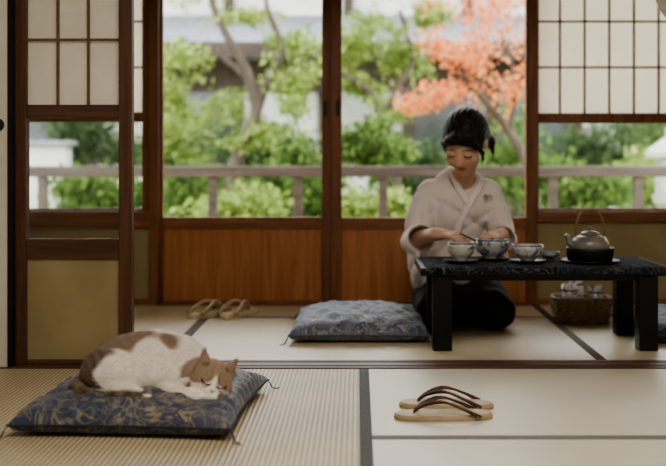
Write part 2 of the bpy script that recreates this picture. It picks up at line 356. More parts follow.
def tree(name,d,trunks,blobs,lm,n,size,label,group=None):
    bx=X(trunks[0][0][0],d) if trunks else X(blobs[0][0],d)
    r=thing(name,(bx,d,-.4),label=label,cat='tree' if 'tree' in name or 'maple' in name else 'shrub',group=group)
    if trunks:
        m=MB()
        for tr in trunks:
            pts=[(X(px,d)-bx,dy,Z(py,d)+.4) for px,py,dy,_ in tr];rs=[q[3] for q in tr]
            bp=bez(pts,5);rr=np.interp(np.linspace(0,len(rs)-1,len(bp)),range(len(rs)),rs)
            m.tube(bp,list(rr),8)
        m.build('trunk',bark,r,smooth=True)
    bl=[((X(px,d)-bx,dy,Z(py,d)+.4),(rx*d/F,ry_,rz*d/F)) for px,py,rx,rz,dy,ry_ in blobs]
    fin('foliage',leafmesh(bl,n,size),lm,r);return r
tree('garden_tree',9.0,[[(232,255,0,.08),(234,190,0,.068),(240,150,0,.06),(256,115,0,.05),(248,75,0,.045),(232,45,.0,.036),(214,8,0,.03),(205,-40,0,.025)],[(255,118,0,.045),(266,85,0,.036),(282,50,0,.028),(268,10,0,.022),(262,-30,0,.018)],[(250,80,0,.03),(225,60,.1,.02),(190,45,.1,.016)]],
 [(186,54,34,24,0,.22),(212,108,40,18,.1,.22),(288,76,32,22,0,.22),(258,138,42,14,.1,.22),(176,100,24,24,.1,.22),(300,40,24,18,.1,.22),(250,14,34,12,.2,.22),(205,-20,44,18,.1,.22),(296,108,20,18,0,.22)],L1,480,.030,'tree with forked twisting trunk and light green leaves beyond the left door')
tree('garden_tree',9.9,[[(405,240,0,.06),(398,190,0,.05),(384,130,0,.042),(372,95,0,.036),(350,78,0,.028),(334,70,0,.02)],[(384,125,0,.036),(396,90,0,.03),(412,60,0,.025),(400,10,0,.018)],[(396,90,0,.018),(430,92,0,.014),(450,80,0,.01)]],
 [(370,24,34,22,0,.2),(406,52,32,22,.1,.2),(356,54,22,22,.1,.2),(426,12,26,12,0,.2),(366,86,26,14,.1,.2),(390,-20,36,14,0,.2),(388,112,24,12,0,.2)],L1,600,.032,'light green tree with arching bare branches beyond the right door')
tree('maple_tree',7.7,[[(540,240,0,.05),(528,170,0,.04),(508,130,0,.03),(480,95,0,.022),(455,60,0,.014)],[(510,132,0,.022),(515,80,0,.018),(500,30,0,.014)]],
 [(470,64,40,24,0,.28),(502,36,40,28,.1,.28),(440,92,38,14,0,.28),(512,92,30,24,0,.28),(480,10,42,18,0,.28),(448,44,26,18,0,.28),(515,0,36,18,0,.28),(420,104,26,8,0,.28)],LR,320,.024,'maple tree with orange-red autumn leaves above the woman')
tree('round_shrub',9.0,[],[(372,142,28,24,0,.25),(360,150,24,20,0,.25),(386,148,22,20,0,.25)],L2,1100,.032,'round clipped green shrub behind the railing, right of the central door post')
sh=[(186,190,40,30,10,L2,'mid-green shrub low behind the railing, leftmost in the left door'),
(262,158,60,30,10.8,L3,'wide dark green hedge shrub under the twisting tree'),
(234,208,48,24,7.9,L1,'pale yellow-green shrub low behind the railing in the left door'),
(305,188,40,34,8.6,L2,'green shrub behind the railing beside the central post, left door'),
(378,207,34,24,7.7,L1,'pale green shrub low in the right door, beside the central post'),
(412,180,44,36,10.8,L3,'dark green shrub just left of the woman, behind the railing'),
(515,170,44,50,10,L2,'green shrub to the right of the woman under the maple'),
(575,190,50,28,8.8,L2,'green shrub low in the right window'),
(645,186,36,30,9.4,L1,'yellow-green shrub near the picture edge in the right window'),
(590,148,66,36,11,L3,'dark grey-green hedge shrub higher in the right window'),
(655,140,36,34,12,L2,'green shrub high at the right edge of the right window'),
(84,142,50,32,10.8,L3,'dark shrub seen through the left glass pane above the railing'),
(112,195,46,26,9,L2,'green shrub seen through the left glass pane below the railing'),
(172,140,30,34,11.8,L1,'small yellow-green shrub against the house at the left door edge')]
for px,py,rx,rz,d,lm,lab in sh:
    tree('shrub',d,[[(px,HY+F*1.1/d,0,.04),(px,py,0,.02)]],[(px,py,rx,rz,0,.25)],lm,2600,.034,lab)
# ------------------------------------------------------------------ SDF tools
def v3(a): return np.array(a,dtype=np.float32)
def cap(a,b,ra,rb=None,k=.02,op='add'):
    rb=ra if rb is None else rb;a=v3(a);b=v3(b);ab=b-a;L=float(ab@ab)+1e-9;R=max(ra,rb)
    def fn(x,y,z):
        t=np.clip(((x-a[0])*ab[0]+(y-a[1])*ab[1]+(z-a[2])*ab[2])/L,0,1)
        return np.sqrt((x-a[0]-t*ab[0])**2+(y-a[1]-t*ab[1])**2+(z-a[2]-t*ab[2])**2)-(ra+(rb-ra)*t)
    return [fn,np.minimum(a,b)-R,np.maximum(a,b)+R,k,op]
def ell(c,r,R=None,k=.02,op='add'):
    c=v3(c);r=v3(r);R=np.eye(3) if R is None else np.array(R);m=float(max(r))
    def fn(x,y,z):
        x=x-c[0];y=y-c[1];z=z-c[2]
        q=[x*R[0,i]+y*R[1,i]+z*R[2,i] for i in range(3)]
        k0=np.sqrt(sum((q[i]/r[i])**2 for i in range(3)));k1=np.sqrt(sum((q[i]/r[i]**2)**2 for i in range(3)))+1e-6
        return k0*(k0-1)/k1
    return [fn,c-m,c+m,k,op]
def fcap(a,b,ra,rb,c,R,s,sc=1.,k=.006,op='add'):
    c=v3(c);R=np.array(R);a=v3(a);b=v3(b);w=np.array([1,s,1]);a2=a*w;b2=b*w;ab=b2-a2;L=float(ab@ab)+1e-9;m=max(ra,rb)
    A=c+R@a;B=c+R@b
    def fn(x,y,z):
        x=x-c[0];y=y-c[1];z=z-c[2]
        q=[(x*R[0,i]+y*R[1,i]+z*R[2,i])*w[i] for i in range(3)]
        t=np.clip(sum((q[i]-a2[i])*ab[i] for i in range(3))/L,0,1)
        return (np.sqrt(sum((q[i]-a2[i]-t*ab[i])**2 for i in range(3)))-(ra+(rb-ra)*t))/s**.5
    return [fn,np.minimum(A,B)-m,np.maximum(A,B)+m,k,op]
def chain(pts,rs,k=.02): return [cap(pts[i],pts[i+1],rs[i],rs[i+1],k) for i in range(len(pts)-1)]
def fold(p,g):
    f=p[0];q=list(p);q[0]=lambda x,y,z:f(x,y,z)+g(x,y,z);q[1]=p[1]-.01;q[2]=p[2]+.01;return q
def smin(a,b,k):
    h=np.clip(.5+.5*(b-a)/k,0,1);return b*(1-h)+a*h-k*h*(1-h)
def snet(prims,h,name):
    lo=np.min([p[1] for p in prims if p[4]=='add'],0)-4*h;hi=np.max([p[2] for p in prims if p[4]=='add'],0)+4*h
    n=np.ceil((hi-lo)/h).astype(int)+1
    G=np.full(n,9.,np.float32);ax=[(lo[i]+h*np.arange(n[i])).astype(np.float32) for i in range(3)]
    for fn,bl,bh,k,op in prims:
        m=k+3*h
        i0=np.maximum(np.floor((bl-m-lo)/h).astype(int),0);i1=np.minimum(np.ceil((bh+m-lo)/h).astype(int)+1,n)
        if np.any(i1<=i0):continue
        sl=tuple(slice(i0[i],i1[i]) for i in range(3))
        d=fn(ax[0][sl[0]][:,None,None],ax[1][sl[1]][None,:,None],ax[2][sl[2]][None,None,:]).astype(np.float32)
        if op=='add': G[sl]=smin(G[sl],d,k)
        else: G[sl]=-smin(-G[sl],d,k)
    ins=G<0
    cnt=sum(ins[a:n[0]-1+a,b:n[1]-1+b,c:n[2]-1+c].astype(np.int8) for a in(0,1) for b in(0,1) for c in(0,1))
    act=(cnt>0)&(cnt<8);idx=np.argwhere(act)
    offs=[(a,b,c) for a in(0,1) for b in(0,1) for c in(0,1)]
    val=np.stack([G[idx[:,0]+o[0],idx[:,1]+o[1],idx[:,2]+o[2]] for o in offs],1)
    acc=np.zeros((len(idx),3));w=np.zeros(len(idx))
    for i in range(8):
        for j in range(i+1,8):
            df=np.array(offs[j])-np.array(offs[i])
            if np.abs(df).sum()!=1:continue
            a=val[:,i];b=val[:,j];mk=(a<0)!=(b<0);t=np.where(mk,a/np.where(mk,a-b,1),0)
            acc+=np.where(mk[:,None],np.array(offs[i])+t[:,None]*df,0);w+=mk
    V=lo+(idx+acc/w[:,None])*h
    im=np.full(act.shape,-1,np.int32);im[act]=np.arange(len(idx))
    Fs=[]
    for A in range(3):
        B,D_=(A+1)%3,(A+2)%3
        s0=np.take(ins,range(0,n[A]-1),A);s1=np.take(ins,range(1,n[A]),A)
        e=np.argwhere(s0!=s1);e=e[(e[:,B]>0)&(e[:,D_]>0)&(e[:,B]<n[B]-1)&(e[:,D_]<n[D_]-1)]
        q=[]
        for (p,r_) in ((-1,-1),(0,-1),(0,0),(-1,0)):
            c=e.copy();c[:,B]+=p;c[:,D_]+=r_;q.append(im[c[:,0],c[:,1],c[:,2]])
        q=np.stack(q,1);fl=~s0[e[:,0],e[:,1],e[:,2]];q[fl]=q[fl][:,::-1];Fs.append(q)
    Q=np.concatenate(Fs);N=len(Q)
    me=bpy.data.meshes.new(name);me.vertices.add(len(V));me.vertices.foreach_set('co',V.ravel().astype(np.float32))
    me.loops.add(4*N);me.loops.foreach_set('vertex_index',Q.ravel().astype(np.int32));me.polygons.add(N)
    me.polygons.foreach_set('loop_start',np.arange(0,4*N,4));me.polygons.foreach_set('loop_total',np.full(N,4));me.update();me.validate()
    me.polygons.foreach_set('use_smooth',[True]*N)
    return me,V
def setcol(me,col):
    a=me.color_attributes.new('Col','FLOAT_COLOR','POINT');c=np.ones((len(col),4),np.float32);c[:,:3]=col;a.data.foreach_set('color',c.ravel())
def frame(fwd,up):
    f=Vector(fwd).normalized();ey=-f;u=Vector(up);ez=(u-f*u.dot(f)).normalized();ex=ey.cross(ez)
    return np.array([[ex[i],ey[i],ez[i]] for i in range(3)])
def furmesh(me,V,col,n,L,w,flow,mask=None):
    N_=np.zeros(len(V)*3,np.float32);me.vertices.foreach_get('normal',N_);N_=N_.reshape(-1,3)
    cand=np.arange(len(V)) if mask is None else np.nonzero(mask)[0]
    i=rng.choice(cand,n);p=V[i]+rng.normal(size=(n,3))*.0012;nn=N_[i]
    fl=flow(p);fl=fl-nn*(fl*nn).sum(1)[:,None];fl/=np.linalg.norm(fl,axis=1)[:,None]+1e-6
    d=fl+nn*.38+rng.normal(size=(n,3))*.16;d/=np.linalg.norm(d,axis=1)[:,None]
    s=np.cross(d,nn);s/=np.linalg.norm(s,axis=1)[:,None]+1e-6
    hd=np.linalg.norm(p-hc,axis=1)<.075
    ln=(np.where(hd,L*.5,L)*(.6+.7*rng.random(n)))[:,None]
    v=np.stack([p-s*w-nn*.001,p+s*w-nn*.001,p+d*ln],1).reshape(-1,3)
    m=bpy.data.meshes.new('fur');m.vertices.add(3*n);m.vertices.foreach_set('co',v.ravel().astype(np.float32));m.loops.add(3*n);m.loops.foreach_set('vertex_index',np.arange(3*n));m.polygons.add(n)
    m.polygons.foreach_set('loop_start',np.arange(0,3*n,3));m.polygons.foreach_set('loop_total',np.full(n,3));m.update();m.validate()
    c=np.repeat(col[i]*(.85+.25*rng.random(n))[:,None],3,0);setcol(m,c);return m
# ------------------------------------------------------------------ CUSHIONS
def cushion(name,loc,rz,w,dp,T,fab,pip,label,seed=0,dip=None):
    r=thing(name,loc,rz,label,'cushion')
    n=56;u=np.linspace(-1,1,n);U,Vv=np.meshgrid(u,u,indexing='ij')
    Xc=w/2*U*(1-.05*(1-Vv**2)*U**2);Yc=dp/2*Vv*(1-.05*(1-U**2)*Vv**2)
    pr=np.clip((1-U**2)*(1-Vv**2),0,1)
    e=pr**.30
    rs=np.random.default_rng(seed);ph=rs.random(6)*6
    wr=.0045*np.sin(U*9+Vv*7+ph[0])+.004*np.sin(U*17-Vv*11+ph[1])+.0025*np.sin(23*Vv+5*U+ph[2])
    ed=.006*(np.sin(U*38+ph[3])*np.exp(-((1-np.abs(Vv))/.12)**2)+np.sin(Vv*38+ph[4])*np.exp(-((1-np.abs(U))/.12)**2))*np.minimum(1,pr*14)
    zs=.032
    zt=zs+T*e+wr*e+ed-.012*np.exp(-(U**2+Vv**2)/.012)
    if dip: zt-=dip[4]*np.exp(-(((Xc-dip[0])/dip[2])**2+((Yc-dip[1])/dip[3])**2))
    zt=np.where(pr<=1e-9,zs,np.maximum(zt,zs+.001));zb=zs-.032*np.clip(pr,0,1)**.16
    me=bpy.data.meshes.new('cover')
    vs=[(Xc[i,j],Yc[i,j],zt[i,j]) for i in range(n) for j in range(n)]+[(Xc[i,j],Yc[i,j],zb[i,j]) for i in range(n) for j in range(n)]
    fs=[]
    for i in range(n-1):
        for j in range(n-1):
            a=i*n+j;fs.append((a,a+n,a+n+1,a+1));a+=n*n;fs.append((a,a+1,a+n+1,a+n))
    me.from_pydata(vs,[],fs);me.update();fin('cover',me,fab,r,smooth=True)
    rim=[(Xc[i,0],Yc[i,0],zs) for i in range(n)]+[(Xc[-1,j],Yc[-1,j],zs) for j in range(1,n)]+[(Xc[i,-1],Yc[i,-1],zs) for i in range(n-2,-1,-1)]+[(Xc[0,j],Yc[0,j],zs) for j in range(n-2,0,-1)]
    rim.append(rim[0]);MB().tube(rim,.0028,6).build('piping',pip,r,smooth=True)
    for sx in(-1,1):
        for sy in(-1,1):
            m=MB()
            for q in range(3):
                a=math.atan2(sy,sx)+(q-1)*.25;c=(sx*w/2,sy*dp/2,zs);ln=.034+.010*(q%2)
                m.tube([c,(c[0]+.008*math.cos(a),c[1]+.008*math.sin(a),.018),(c[0]+.018*math.cos(a),c[1]+.018*math.sin(a),.004),(c[0]+ln*math.cos(a),c[1]+ln*math.sin(a),.0015)],.0009,5)
            m.build('tassel',pip,r)
    m=MB()
    zc=float(zt[n//2,n//2])
    m.tube([(-.014,0,zc+.002),(0,0,zc+.003),(.014,0,zc+.002)],.0015,5).tube([(0,-.014,zc+.002),(0,0,zc+.003),(0,.014,zc+.002)],.0015,5)
    if not dip: m.build('center_stitch',pip,r)
    return r
fabN=fabric('navy_floral',(52,58,76),(136,124,100),(66,68,80),7,.7)
fabG=fabric('grey_blue_floral',(92,98,112),(146,142,136),(66,72,86),7,.8)
fabD=fabric('dark_blue_floral',(40,46,62),(78,82,98),(50,54,70),8,.4)
pipN=pmat('dark_cord',(36,38,48),(50,52,62),scale=80,rough=.8)
pipG=pmat('grey_cord',(70,74,84),(90,92,100),scale=80,rough=.8)
cushion('floor_cushion',(-.578,2.95,0),math.radians(-4),.57,.60,.074,fabN,pipN,'navy blue floral floor cushion with the cat asleep on it',1,dip=(.04,-.03,.17,.1,.022))
cushion('floor_cushion',(.005,4.33,0),0,.54,.6,.078,fabG,pipG,'grey-blue floral floor cushion left of the low table, empty',2)
cushion('floor_cushion',(1.37,4.30,0),0,.56,.58,.066,fabD,pipN,'dark blue floor cushion at the right end of the table',3)
# ------------------------------------------------------------------ CAT
cat=thing('cat',(-.545,2.9,.072),label='white cat with brown tabby patches curled asleep on the navy cushion',cat='cat')
hc=np.array((.158,-.080,.046));HR=frame((.20,-.95,-.14),(.34,.04,.93))
def H(p,c=hc,R=HR,s=1.): return tuple(c+R@np.array(p)*s)
cp=[]
cp+=chain([(-.145,.0,.05),(-.09,.045,.062),(-.02,.06,.068),(.05,.045,.062),(.105,.0,.050)],[.064,.074,.078,.070,.048],.04)
cp+=[ell((-.03,-.01,.045),(.13,.090,.054),k=.045)]
cp+=[ell((-.120,-.045,.050),(.076,.066,.052),k=.030)]
cp+=chain([(-.13,-.085,.022),(-.06,-.110,.018),(-.025,-.116,.016)],[.024,.018,.014],.014)
cp+=[ell((.060,-.035,.045),(.058,.060,.042),k=.035)]
cp+=chain([(.05,-.085,.022),(.10,-.125,.014),(.168,-.132,.010)],[.020,.014,.0115],.012)
cp+=chain([(.03,-.085,.020),(.07,-.128,.013),(.125,-.146,.010)],[.019,.013,.011],.010)
cp+=chain([(-.19,-.01,.03),(-.206,-.06,.02),(-.175,-.118,.016),(-.10,-.144,.015),(-.03,-.148,.014),(.005,-.146,.012)],[.022,.019,.017,.015,.012,.008],.008)
cp+=[ell(H((0,.014,.004)),(.052,.050,.044),HR,.02)]
cp+=[ell(H((-.028,-.014,-.012)),(.027,.027,.023),HR,.02),ell(H((.028,-.014,-.012)),(.027,.027,.023),HR,.02)]
cp+=[ell(H((0,-.034,-.014)),(.020,.018,.015),HR,.012)]
cp+=[ell(H((-.0085,-.047,-.019)),(.0125,.012,.0105),HR,.004),ell(H((.0085,-.047,-.019)),(.0125,.012,.0105),HR,.004),ell(H((0,-.043,-.029)),(.011,.012,.008),HR,.006),cap(H((0,-.030,.014)),H((0,-.055,-.009)),.011,.0055,.010)]
for sx in(-1,1):
    cp+=[fcap((sx*.031,.010,.022),(sx*.047,.014,.072),.025,.0015,hc,HR,2.2,k=.008)]
    cp+=[fcap((sx*.033,-.004,.034),(sx*.044,.003,.061),.012,.001,hc,HR,1.6,k=.003,op='sub')]
    cp+=[ell(H((sx*.0205,-.050,.003)),(.012,.010,.0045),HR,.010,'sub')]
cme,cv=snet(cp,.0030,'body')
x,y,z=cv.T
white=np.array(S((230,219,204))[:3]);brown=np.array(S((126,102,80))[:3]);dark=np.array(S((66,55,48))[:3]);tan=np.array(S((170,146,120))[:3]);pink=np.array(S((196,148,132))[:3])
col=np.tile(white,(len(cv),1))
ns=.018*(np.sin(x*60+y*35)+np.sin(y*75-z*50+1)+np.sin(z*90+x*40+2))
def blend(mask,c):
    global col
    mask=np.clip(mask,0,1)[:,None];col=col*(1-mask)+c*mask
stripe=.5+.5*np.sin((x*.6+z)*260+10*ns*6)
tab=lambda s:dark*(1-s[:,None])+brown*s[:,None]
blend((-(x+.128)-ns*1.0)/.02+.5,tab(.25+.75*stripe))
blend((.070-np.sqrt((x+.10)**2+(y-.03)**2*.6+(z-.14)**2)+ns)/.02,tab(.5+.5*stripe)*.6+tan*.4)
blend((.040-np.sqrt((x-.055)**2+(y-.05)**2*.6+(z-.135)**2)+ns*.8)/.02,tab(.5+.5*stripe)*.6+tan*.4)
q=(cv-hc)@HR
hd=np.clip((.090-np.linalg.norm(q,axis=1))/.01,0,1)
ax_=np.abs(q[:,0])
hs=.5+.5*np.sin(ax_*420*(q[:,2]>.012)+q[:,2]*90*(q[:,2]<=.012))
line=q[:,2]+.004-np.clip(.015-ax_,0,1)*1.8*(q[:,1]<-.015)+np.clip(ax_-.022,0,1)*.40
facemask=hd*np.clip(line/.005,0,1)
blend(facemask,(tab(.55+.45*hs)*.5+tan*.5))
earm=hd*np.exp(-(((ax_-.038)/.007)**2+((q[:,2]-.048)/.012)**2))*np.clip((-q[:,1]+.012)/.004,0,1);blend(earm*.8,pink*.8)
tailm=np.clip((-.124-y)/.008,0,1)*np.clip((.034-z)/.006,0,1)*np.clip((-.004-x)/.01,0,1)
blend(tailm,tab(.55+.35*np.sin(x*160)))
setcol(cme,col)
furm=vcol('cat_fur',.9,.12,300,(1,1,1),.2,.2,bd=.002)
fin('body',cme,furm,cat)
def flow(p):
    f=np.zeros_like(p);f[:,0]=-1;f[:,2]=-.5;f[:,1]=-.3
    q=(p-hc)@HR;h=np.linalg.norm(q,axis=1)<.085
    r=q.copy();r[:,1]+=.08;fr=r@HR.T;f[h]=fr[h]*8
    return f
nose=np.linalg.norm((cv-np.array(H((0,-.05,-.012)))),axis=1)
eyed=np.minimum(np.linalg.norm(cv-np.array(H((.0205,-.044,.003))),axis=1),np.linalg.norm(cv-np.array(H((-.0205,-.044,.003))),axis=1))
fin('fur',furmesh(cme,cv,col,52000,.0080,.00055,flow,(nose>.024)&(eyed>.014)),furm,cat)
dk=pmat('eye_line',(24,16,14),(34,24,20),scale=30,rough=.5)
for sx in(-1,1):
    MB().tube([H((sx*(.0215+t*.013),-.0470-.003*(1-t*t)+.007*max(t,0)**2+.002*(t<0)*t*t,.003-.005*(1-t*t)+.003*t)) for t in np.linspace(-1,1,9)],.0021,6).build('closed_eye',dk,cat)
MB().add([H((-.006,-.0600,-.008)),H((.006,-.0600,-.008)),H((.002,-.0625,-.0145)),H((-.002,-.0625,-.0145)),H((-.005,-.052,-.008)),H((.005,-.052,-.008))],[(0,3,2,1),(0,1,5,4)]).build('nose',pmat('cat_nose',(176,108,98),(188,120,108),scale=30),cat)
MB().tube([H((0,-.0615,-.015)),H((0,-.0590,-.022))],.0008,5).tube([H((-.010,-.0570,-.027)),H((0,-.0590,-.022)),H((.010,-.0570,-.027))],.0008,5).build('mouth',dk,cat)
# ------------------------------------------------------------------ TABLE
tx0,tx1,ty0,ty1,tz=X(421,3.87),X(672,3.87),3.87,4.31,.306
tb=thing('low_table',((tx0+tx1)/2,(ty0+ty1)/2,0),label='low black lacquered tea table with square legs',cat='table')
hw_,hd_=(tx1-tx0)/2,(ty1-ty0)/2
MB().box(-hw_,hw_,-hd_,hd_,tz-.030,tz).build('tabletop',M['black'],tb,.004)
MB().box(-hw_+.06,hw_-.06,-hd_+.035,-hd_+.055,tz-.050,tz-.030).box(-hw_+.06,hw_-.06,hd_-.055,hd_-.035,tz-.050,tz-.030).build('apron',M['black'],tb,.002)
for sx in(-1,1):
    for sy in(-1,1):
        cx=sx*(hw_-.08);cy=sy*(hd_-.05)
        MB().box(cx-.035,cx+.035,cy-.035,cy+.035,0,tz-.030).build('leg',M['black'],tb,.004)
rm=fabric('runner_cloth',(30,34,42),(96,98,94),(20,23,28),9,.9,.92,.08,.0)
m=MB();n=60
zt=tz+.004
prof=[(ty1-.02,zt),(ty0+.01,zt),(ty0-.004,zt-.002),(ty0-.007,zt-.010),(ty0-.008,zt-.024)]
vs=[];fs=[]
for i in range(n+1):
    xx=tx0+.018+(tx1-tx0-.036)*i/n
    for j,(yy,zz) in enumerate(prof): vs.append((xx,yy+(.003*math.sin(i*1.3) if j==4 else 0),zz+(.002*math.sin(i*2.1) if j==4 else 0)))
for i in range(n):
    for j in range(4): a=i*5+j;fs.append((a,a+1,a+6,a+5))
m.add(vs,fs);o=m.build('table_runner',rm);sd=o.modifiers.new('s','SOLIDIFY');sd.thickness=.003;sd.offset=-1
tag(o,'dark charcoal patterned cloth covering the low table','table runner')
TZ=zt
# ------------------------------------------------------------------ TEAWARE
def porc(name,c,blue,scale=26,thr=.56):
    m,nt,b=base(name);N=nt.nodes;L=nt.links
    tc=N.new('ShaderNodeTexCoord');no=N.new('ShaderNodeTexNoise');no.inputs['Scale'].default_value=scale;no.inputs['Detail'].default_value=3;no.inputs['Distortion'].default_value=1
    L.new(tc.outputs['Object'],no.inputs['Vector']);cr=N.new('ShaderNodeValToRGB');e=cr.color_ramp.elements
    e[0].position=thr;e[0].color=S(c);e[1].position=thr+.05;e[1].color=S(blue);L.new(no.outputs['Fac'],cr.inputs[0]);L.new(cr.outputs[0],b.inputs['Base Color'])
    b.inputs['Roughness'].default_value=.22;b.inputs['Coat Weight'].default_value=.4;return m
P1=porc('porcelain_a',(200,196,186),(110,118,132),30);P2=porc('porcelain_b',(182,180,174),(100,108,120),40,.54);P3=porc('porcelain_c',(204,200,192),(96,106,126),36,.56)
blueband=pmat('blue_glaze',(74,82,100),(90,100,116),scale=30,rough=.25)
teaL=pmat('green_tea',(70,78,36),(90,96,48),scale=30,rough=.1)
def cup(loc,R,Hh,m,label,group=None,name='teacup'):
    r=thing(name,loc,random.random()*3,label,'cup' if name=='teacup' else 'bowl',group)
    fr=R*.45
    pr=[(0,.006),(fr*.8,.006),(fr*.85,0),(fr,0),(fr,.006),(R*.72,.014+Hh*.1),(R*.9,Hh*.45),(R*.98,Hh*.8),(R,Hh),(R-.003,Hh),(R*.94,Hh*.8),(R*.85,Hh*.45),(R*.6,.018+Hh*.1),(0,.016)]
    MB().lathe(pr,40).build('body',m,r,smooth=True)
    MB().lathe([(R*.985,Hh*.93),(R+.0008,Hh*.95),(R+.0014,Hh+.0005),(R-.002,Hh+.001),(R-.0035,Hh-.002)],40).build('rim_band',blueband,r,smooth=True)
    MB().lathe([(0,Hh*.6),(R*.885,Hh*.6)],32).build('tea',teaL,r)
    return r
def saucer(loc,R,label):
    o=thing('saucer',loc,0,label,'saucer')
    MB().lathe([(0,0),(R*.5,0),(R*.55,.002),(R,.010),(R,.012),(R*.9,.0105),(R*.55,.0045),(0,.004)],40).build('dish',M['black'],o,smooth=True)
    MB().lathe([(R*.99,.0105),(R*1.01,.0115),(R,.013),(R*.975,.0125)],40).build('rim',M['iron'],o,smooth=True)
def on(px,d,dz=0): return (X(px,d),d,TZ+dz)
saucer(on(461,4.03),.068,'dark saucer under the leftmost teacup on the table')
cup(on(461,4.03,.0048),.052,.072,P1,'blue-and-white teacup, leftmost on the table, on a dark saucer')
saucer(on(492,4.12),.066,'dark saucer under the bowl the woman is stirring')
cup(on(492,4.12,.0048),.065,.078,P2,'blue-patterned tea bowl the woman holds with both hands',name='tea_bowl')
saucer(on(527.5,4.03),.07,'dark saucer under the wide cup in the middle of the table')
cup(on(527.5,4.03,.0048),.061,.064,P3,'wide blue-and-white teacup between the tea bowl and the teapot')
cup(on(550,4.12,0),.036,.034,P2,'smallest shallow cup, directly left of the teapot')
r=thing('teapot_stand',on(590,4.04),0,'black round iron bowl stand beneath the teapot','stand')
MB().lathe([(0,0),(.07,0),(.084,.01),(.090,.05),(.092,.058),(.086,.058),(.078,.02),(0,.014)],44).build('bowl',M['iron'],r,smooth=True)
MB().lathe([(.0,0),(.1,.0),(.11,.008),(.108,.012),(.09,.008),(.0,.006)],44).build('tray',M['black'],r,smooth=True)
tp=thing('teapot',on(590,4.04,.0145),0,'plain grey teapot with arched brown handle standing on the black stand','teapot')
cer=pmat('teapot_glaze',(104,99,88),(142,136,122),scale=14,rough=.36,coat=.2)
MB().lathe([(0,0),(.045,0),(.062,.014),(.073,.04),(.072,.06),(.058,.082),(.036,.092),(.032,.092),(0,.09)],44).build('body',cer,tp,smooth=True)
ld=MB().lathe([(.0,.092),(.036,.092),(.037,.095),(.028,.103),(.012,.107),(0,.108)],36).build('lid',cer,tp,smooth=True)
MB().lathe([(.004,.106),(.006,.112),(.009,.117),(.007,.122),(0,.124)],20).build('knob',cer,ld,smooth=True)
MB().tube(bez([(-.058,-.008,.045),(-.078,-.010,.06),(-.086,-.011,.082),(-.096,-.013,.092)],5),[.017]*3+[.014]*4+[.011]*5+[.009]*4,12).build('spout',cer,tp,smooth=True)
hm=pmat('cane_handle',(92,70,48),(134,106,74),scale=60,rough=.5,bump=.3,bd=.002)
pts=[(-.055*math.copysign(abs(math.cos(a))**.7,math.cos(a)),0,.085+.098*math.sin(a)**.85) for a in np.linspace(0,math.pi,25)]
MB().tube(pts,.0046,8).build('handle',hm,tp,smooth=True)
for sx in(-1,1): MB().tube([(sx*.055,-.008,.082),(sx*.056,0,.09),(sx*.055,.008,.082)],.004,8).build('handle_lug',cer,tp,smooth=True)
bk=thing('basket',(X(581,4.6),4.6,0),0,'woven wicker basket of ceramics on the floor behind the table','basket')
wk=pmat('wicker',(112,94,72),(180,158,126),scale=60,st=(1,1,2),rough=.8,bump=.8,bd=.004)
bw,bdp,bh=.125,.10,.105
def ring(z,f,wob=0,ph=0):
    o_=[]
    for k in range(65):
        a=2*math.pi*k/64;c,s_=math.cos(a),math.sin(a);w_=1+wob*math.sin(a*16+ph)
        o_.append((bw*f*w_*math.copysign(abs(c)**.6,c),bdp*f*w_*math.copysign(abs(s_)**.6,s_),z))
    return o_
b_=MB()
for k in range(8): b_.tube(ring(.008+k*(bh-.012)/8,.86+.10*math.sin(k/8*2.2),.02,k*math.pi),.0072,6)
b_.build('woven_side',wk,bk,smooth=True)
MB().prism([(a*.8,b*.8) for a,b,_ in ring(0,1)[:-1]],0,.01).build('base',wk,bk,.002)
MB().tube(ring(bh,.96),.009,8).build('rim',wk,bk,smooth=True)
def jar(dx,dy,R,Hh,m_,label):
    r=thing('ceramic_cup',(X(581,4.6)+dx,4.6+dy,.011),0,label,'cup')
    MB().lathe([(0,0),(R*.7,0),(R*.95,.02),(R,Hh*.5),(R*.93,Hh),(R*.87,Hh),(R*.9,Hh*.5),(R*.6,.02),(0,.012)],28).build('body',m_,r,smooth=True)
    MB().lathe([(R*.97,Hh*.80),(R*.995,Hh*.82),(R*.97,Hh*.85)],28).build('painted_band',blueband,r,smooth=True)
jar(-.055,-.02,.036,.155,P1,'tall white and blue cup standing at the left in the wicker basket')
jar(-.012,.040,.033,.18,P3,'tallest cup at the back of the wicker basket')
jar(.060,-.015,.035,.145,P2,'grey patterned cup standing at the right in the wicker basket')
# ------------------------------------------------------------------ SANDALS
def sandal(loc,rz,L,Wd,ins,sol,strapm,label,cat,group,Hs=.018,hh=.05,sr=.0036,offs=(0,.011)):
    r=thing('sandal',loc,rz,label,cat,group)
    out=[]
    for k in range(40):
        a=2*math.pi*k/40;c,s_=math.cos(a),math.sin(a)
        xx=L/2*math.copysign(abs(c)**.75,c);yy=Wd/2*math.copysign(abs(s_)**.8,s_)*(1+.06*(-c)-.10*math.exp(-((c-.1)/.3)**2))
        out.append((xx,yy))
    MB().prism(out,0,Hs).build('sole',sol,r,.003)
    MB().prism([(a*.96,b*.95) for a,b in out],Hs,Hs+.003).build('insole',ins,r,.001)
    top=Hs+.003;tx=-L*.30
    for off in offs:
      for sy in(-1,1):
        pts=bez([(tx,0,top+.002),(tx+.022+off*.5,sy*.012,top+hh*.60),(tx+.07+off,sy*Wd*.30,top+hh-off*.3),(tx+.125+off,sy*Wd*.45,top+hh*.50-off*.3),(tx+.165+off,sy*Wd*.46,top-.003)],7)
        MB().tube(pts,sr,8).build('strap',strapm,r,smooth=True)
    MB().tube([(tx,0,top-.003),(tx+.005,0,top+.010),(tx+.018,0,top+hh*.5)],sr*1.2,8).build('toe_post',strapm,r,smooth=True)
    return r
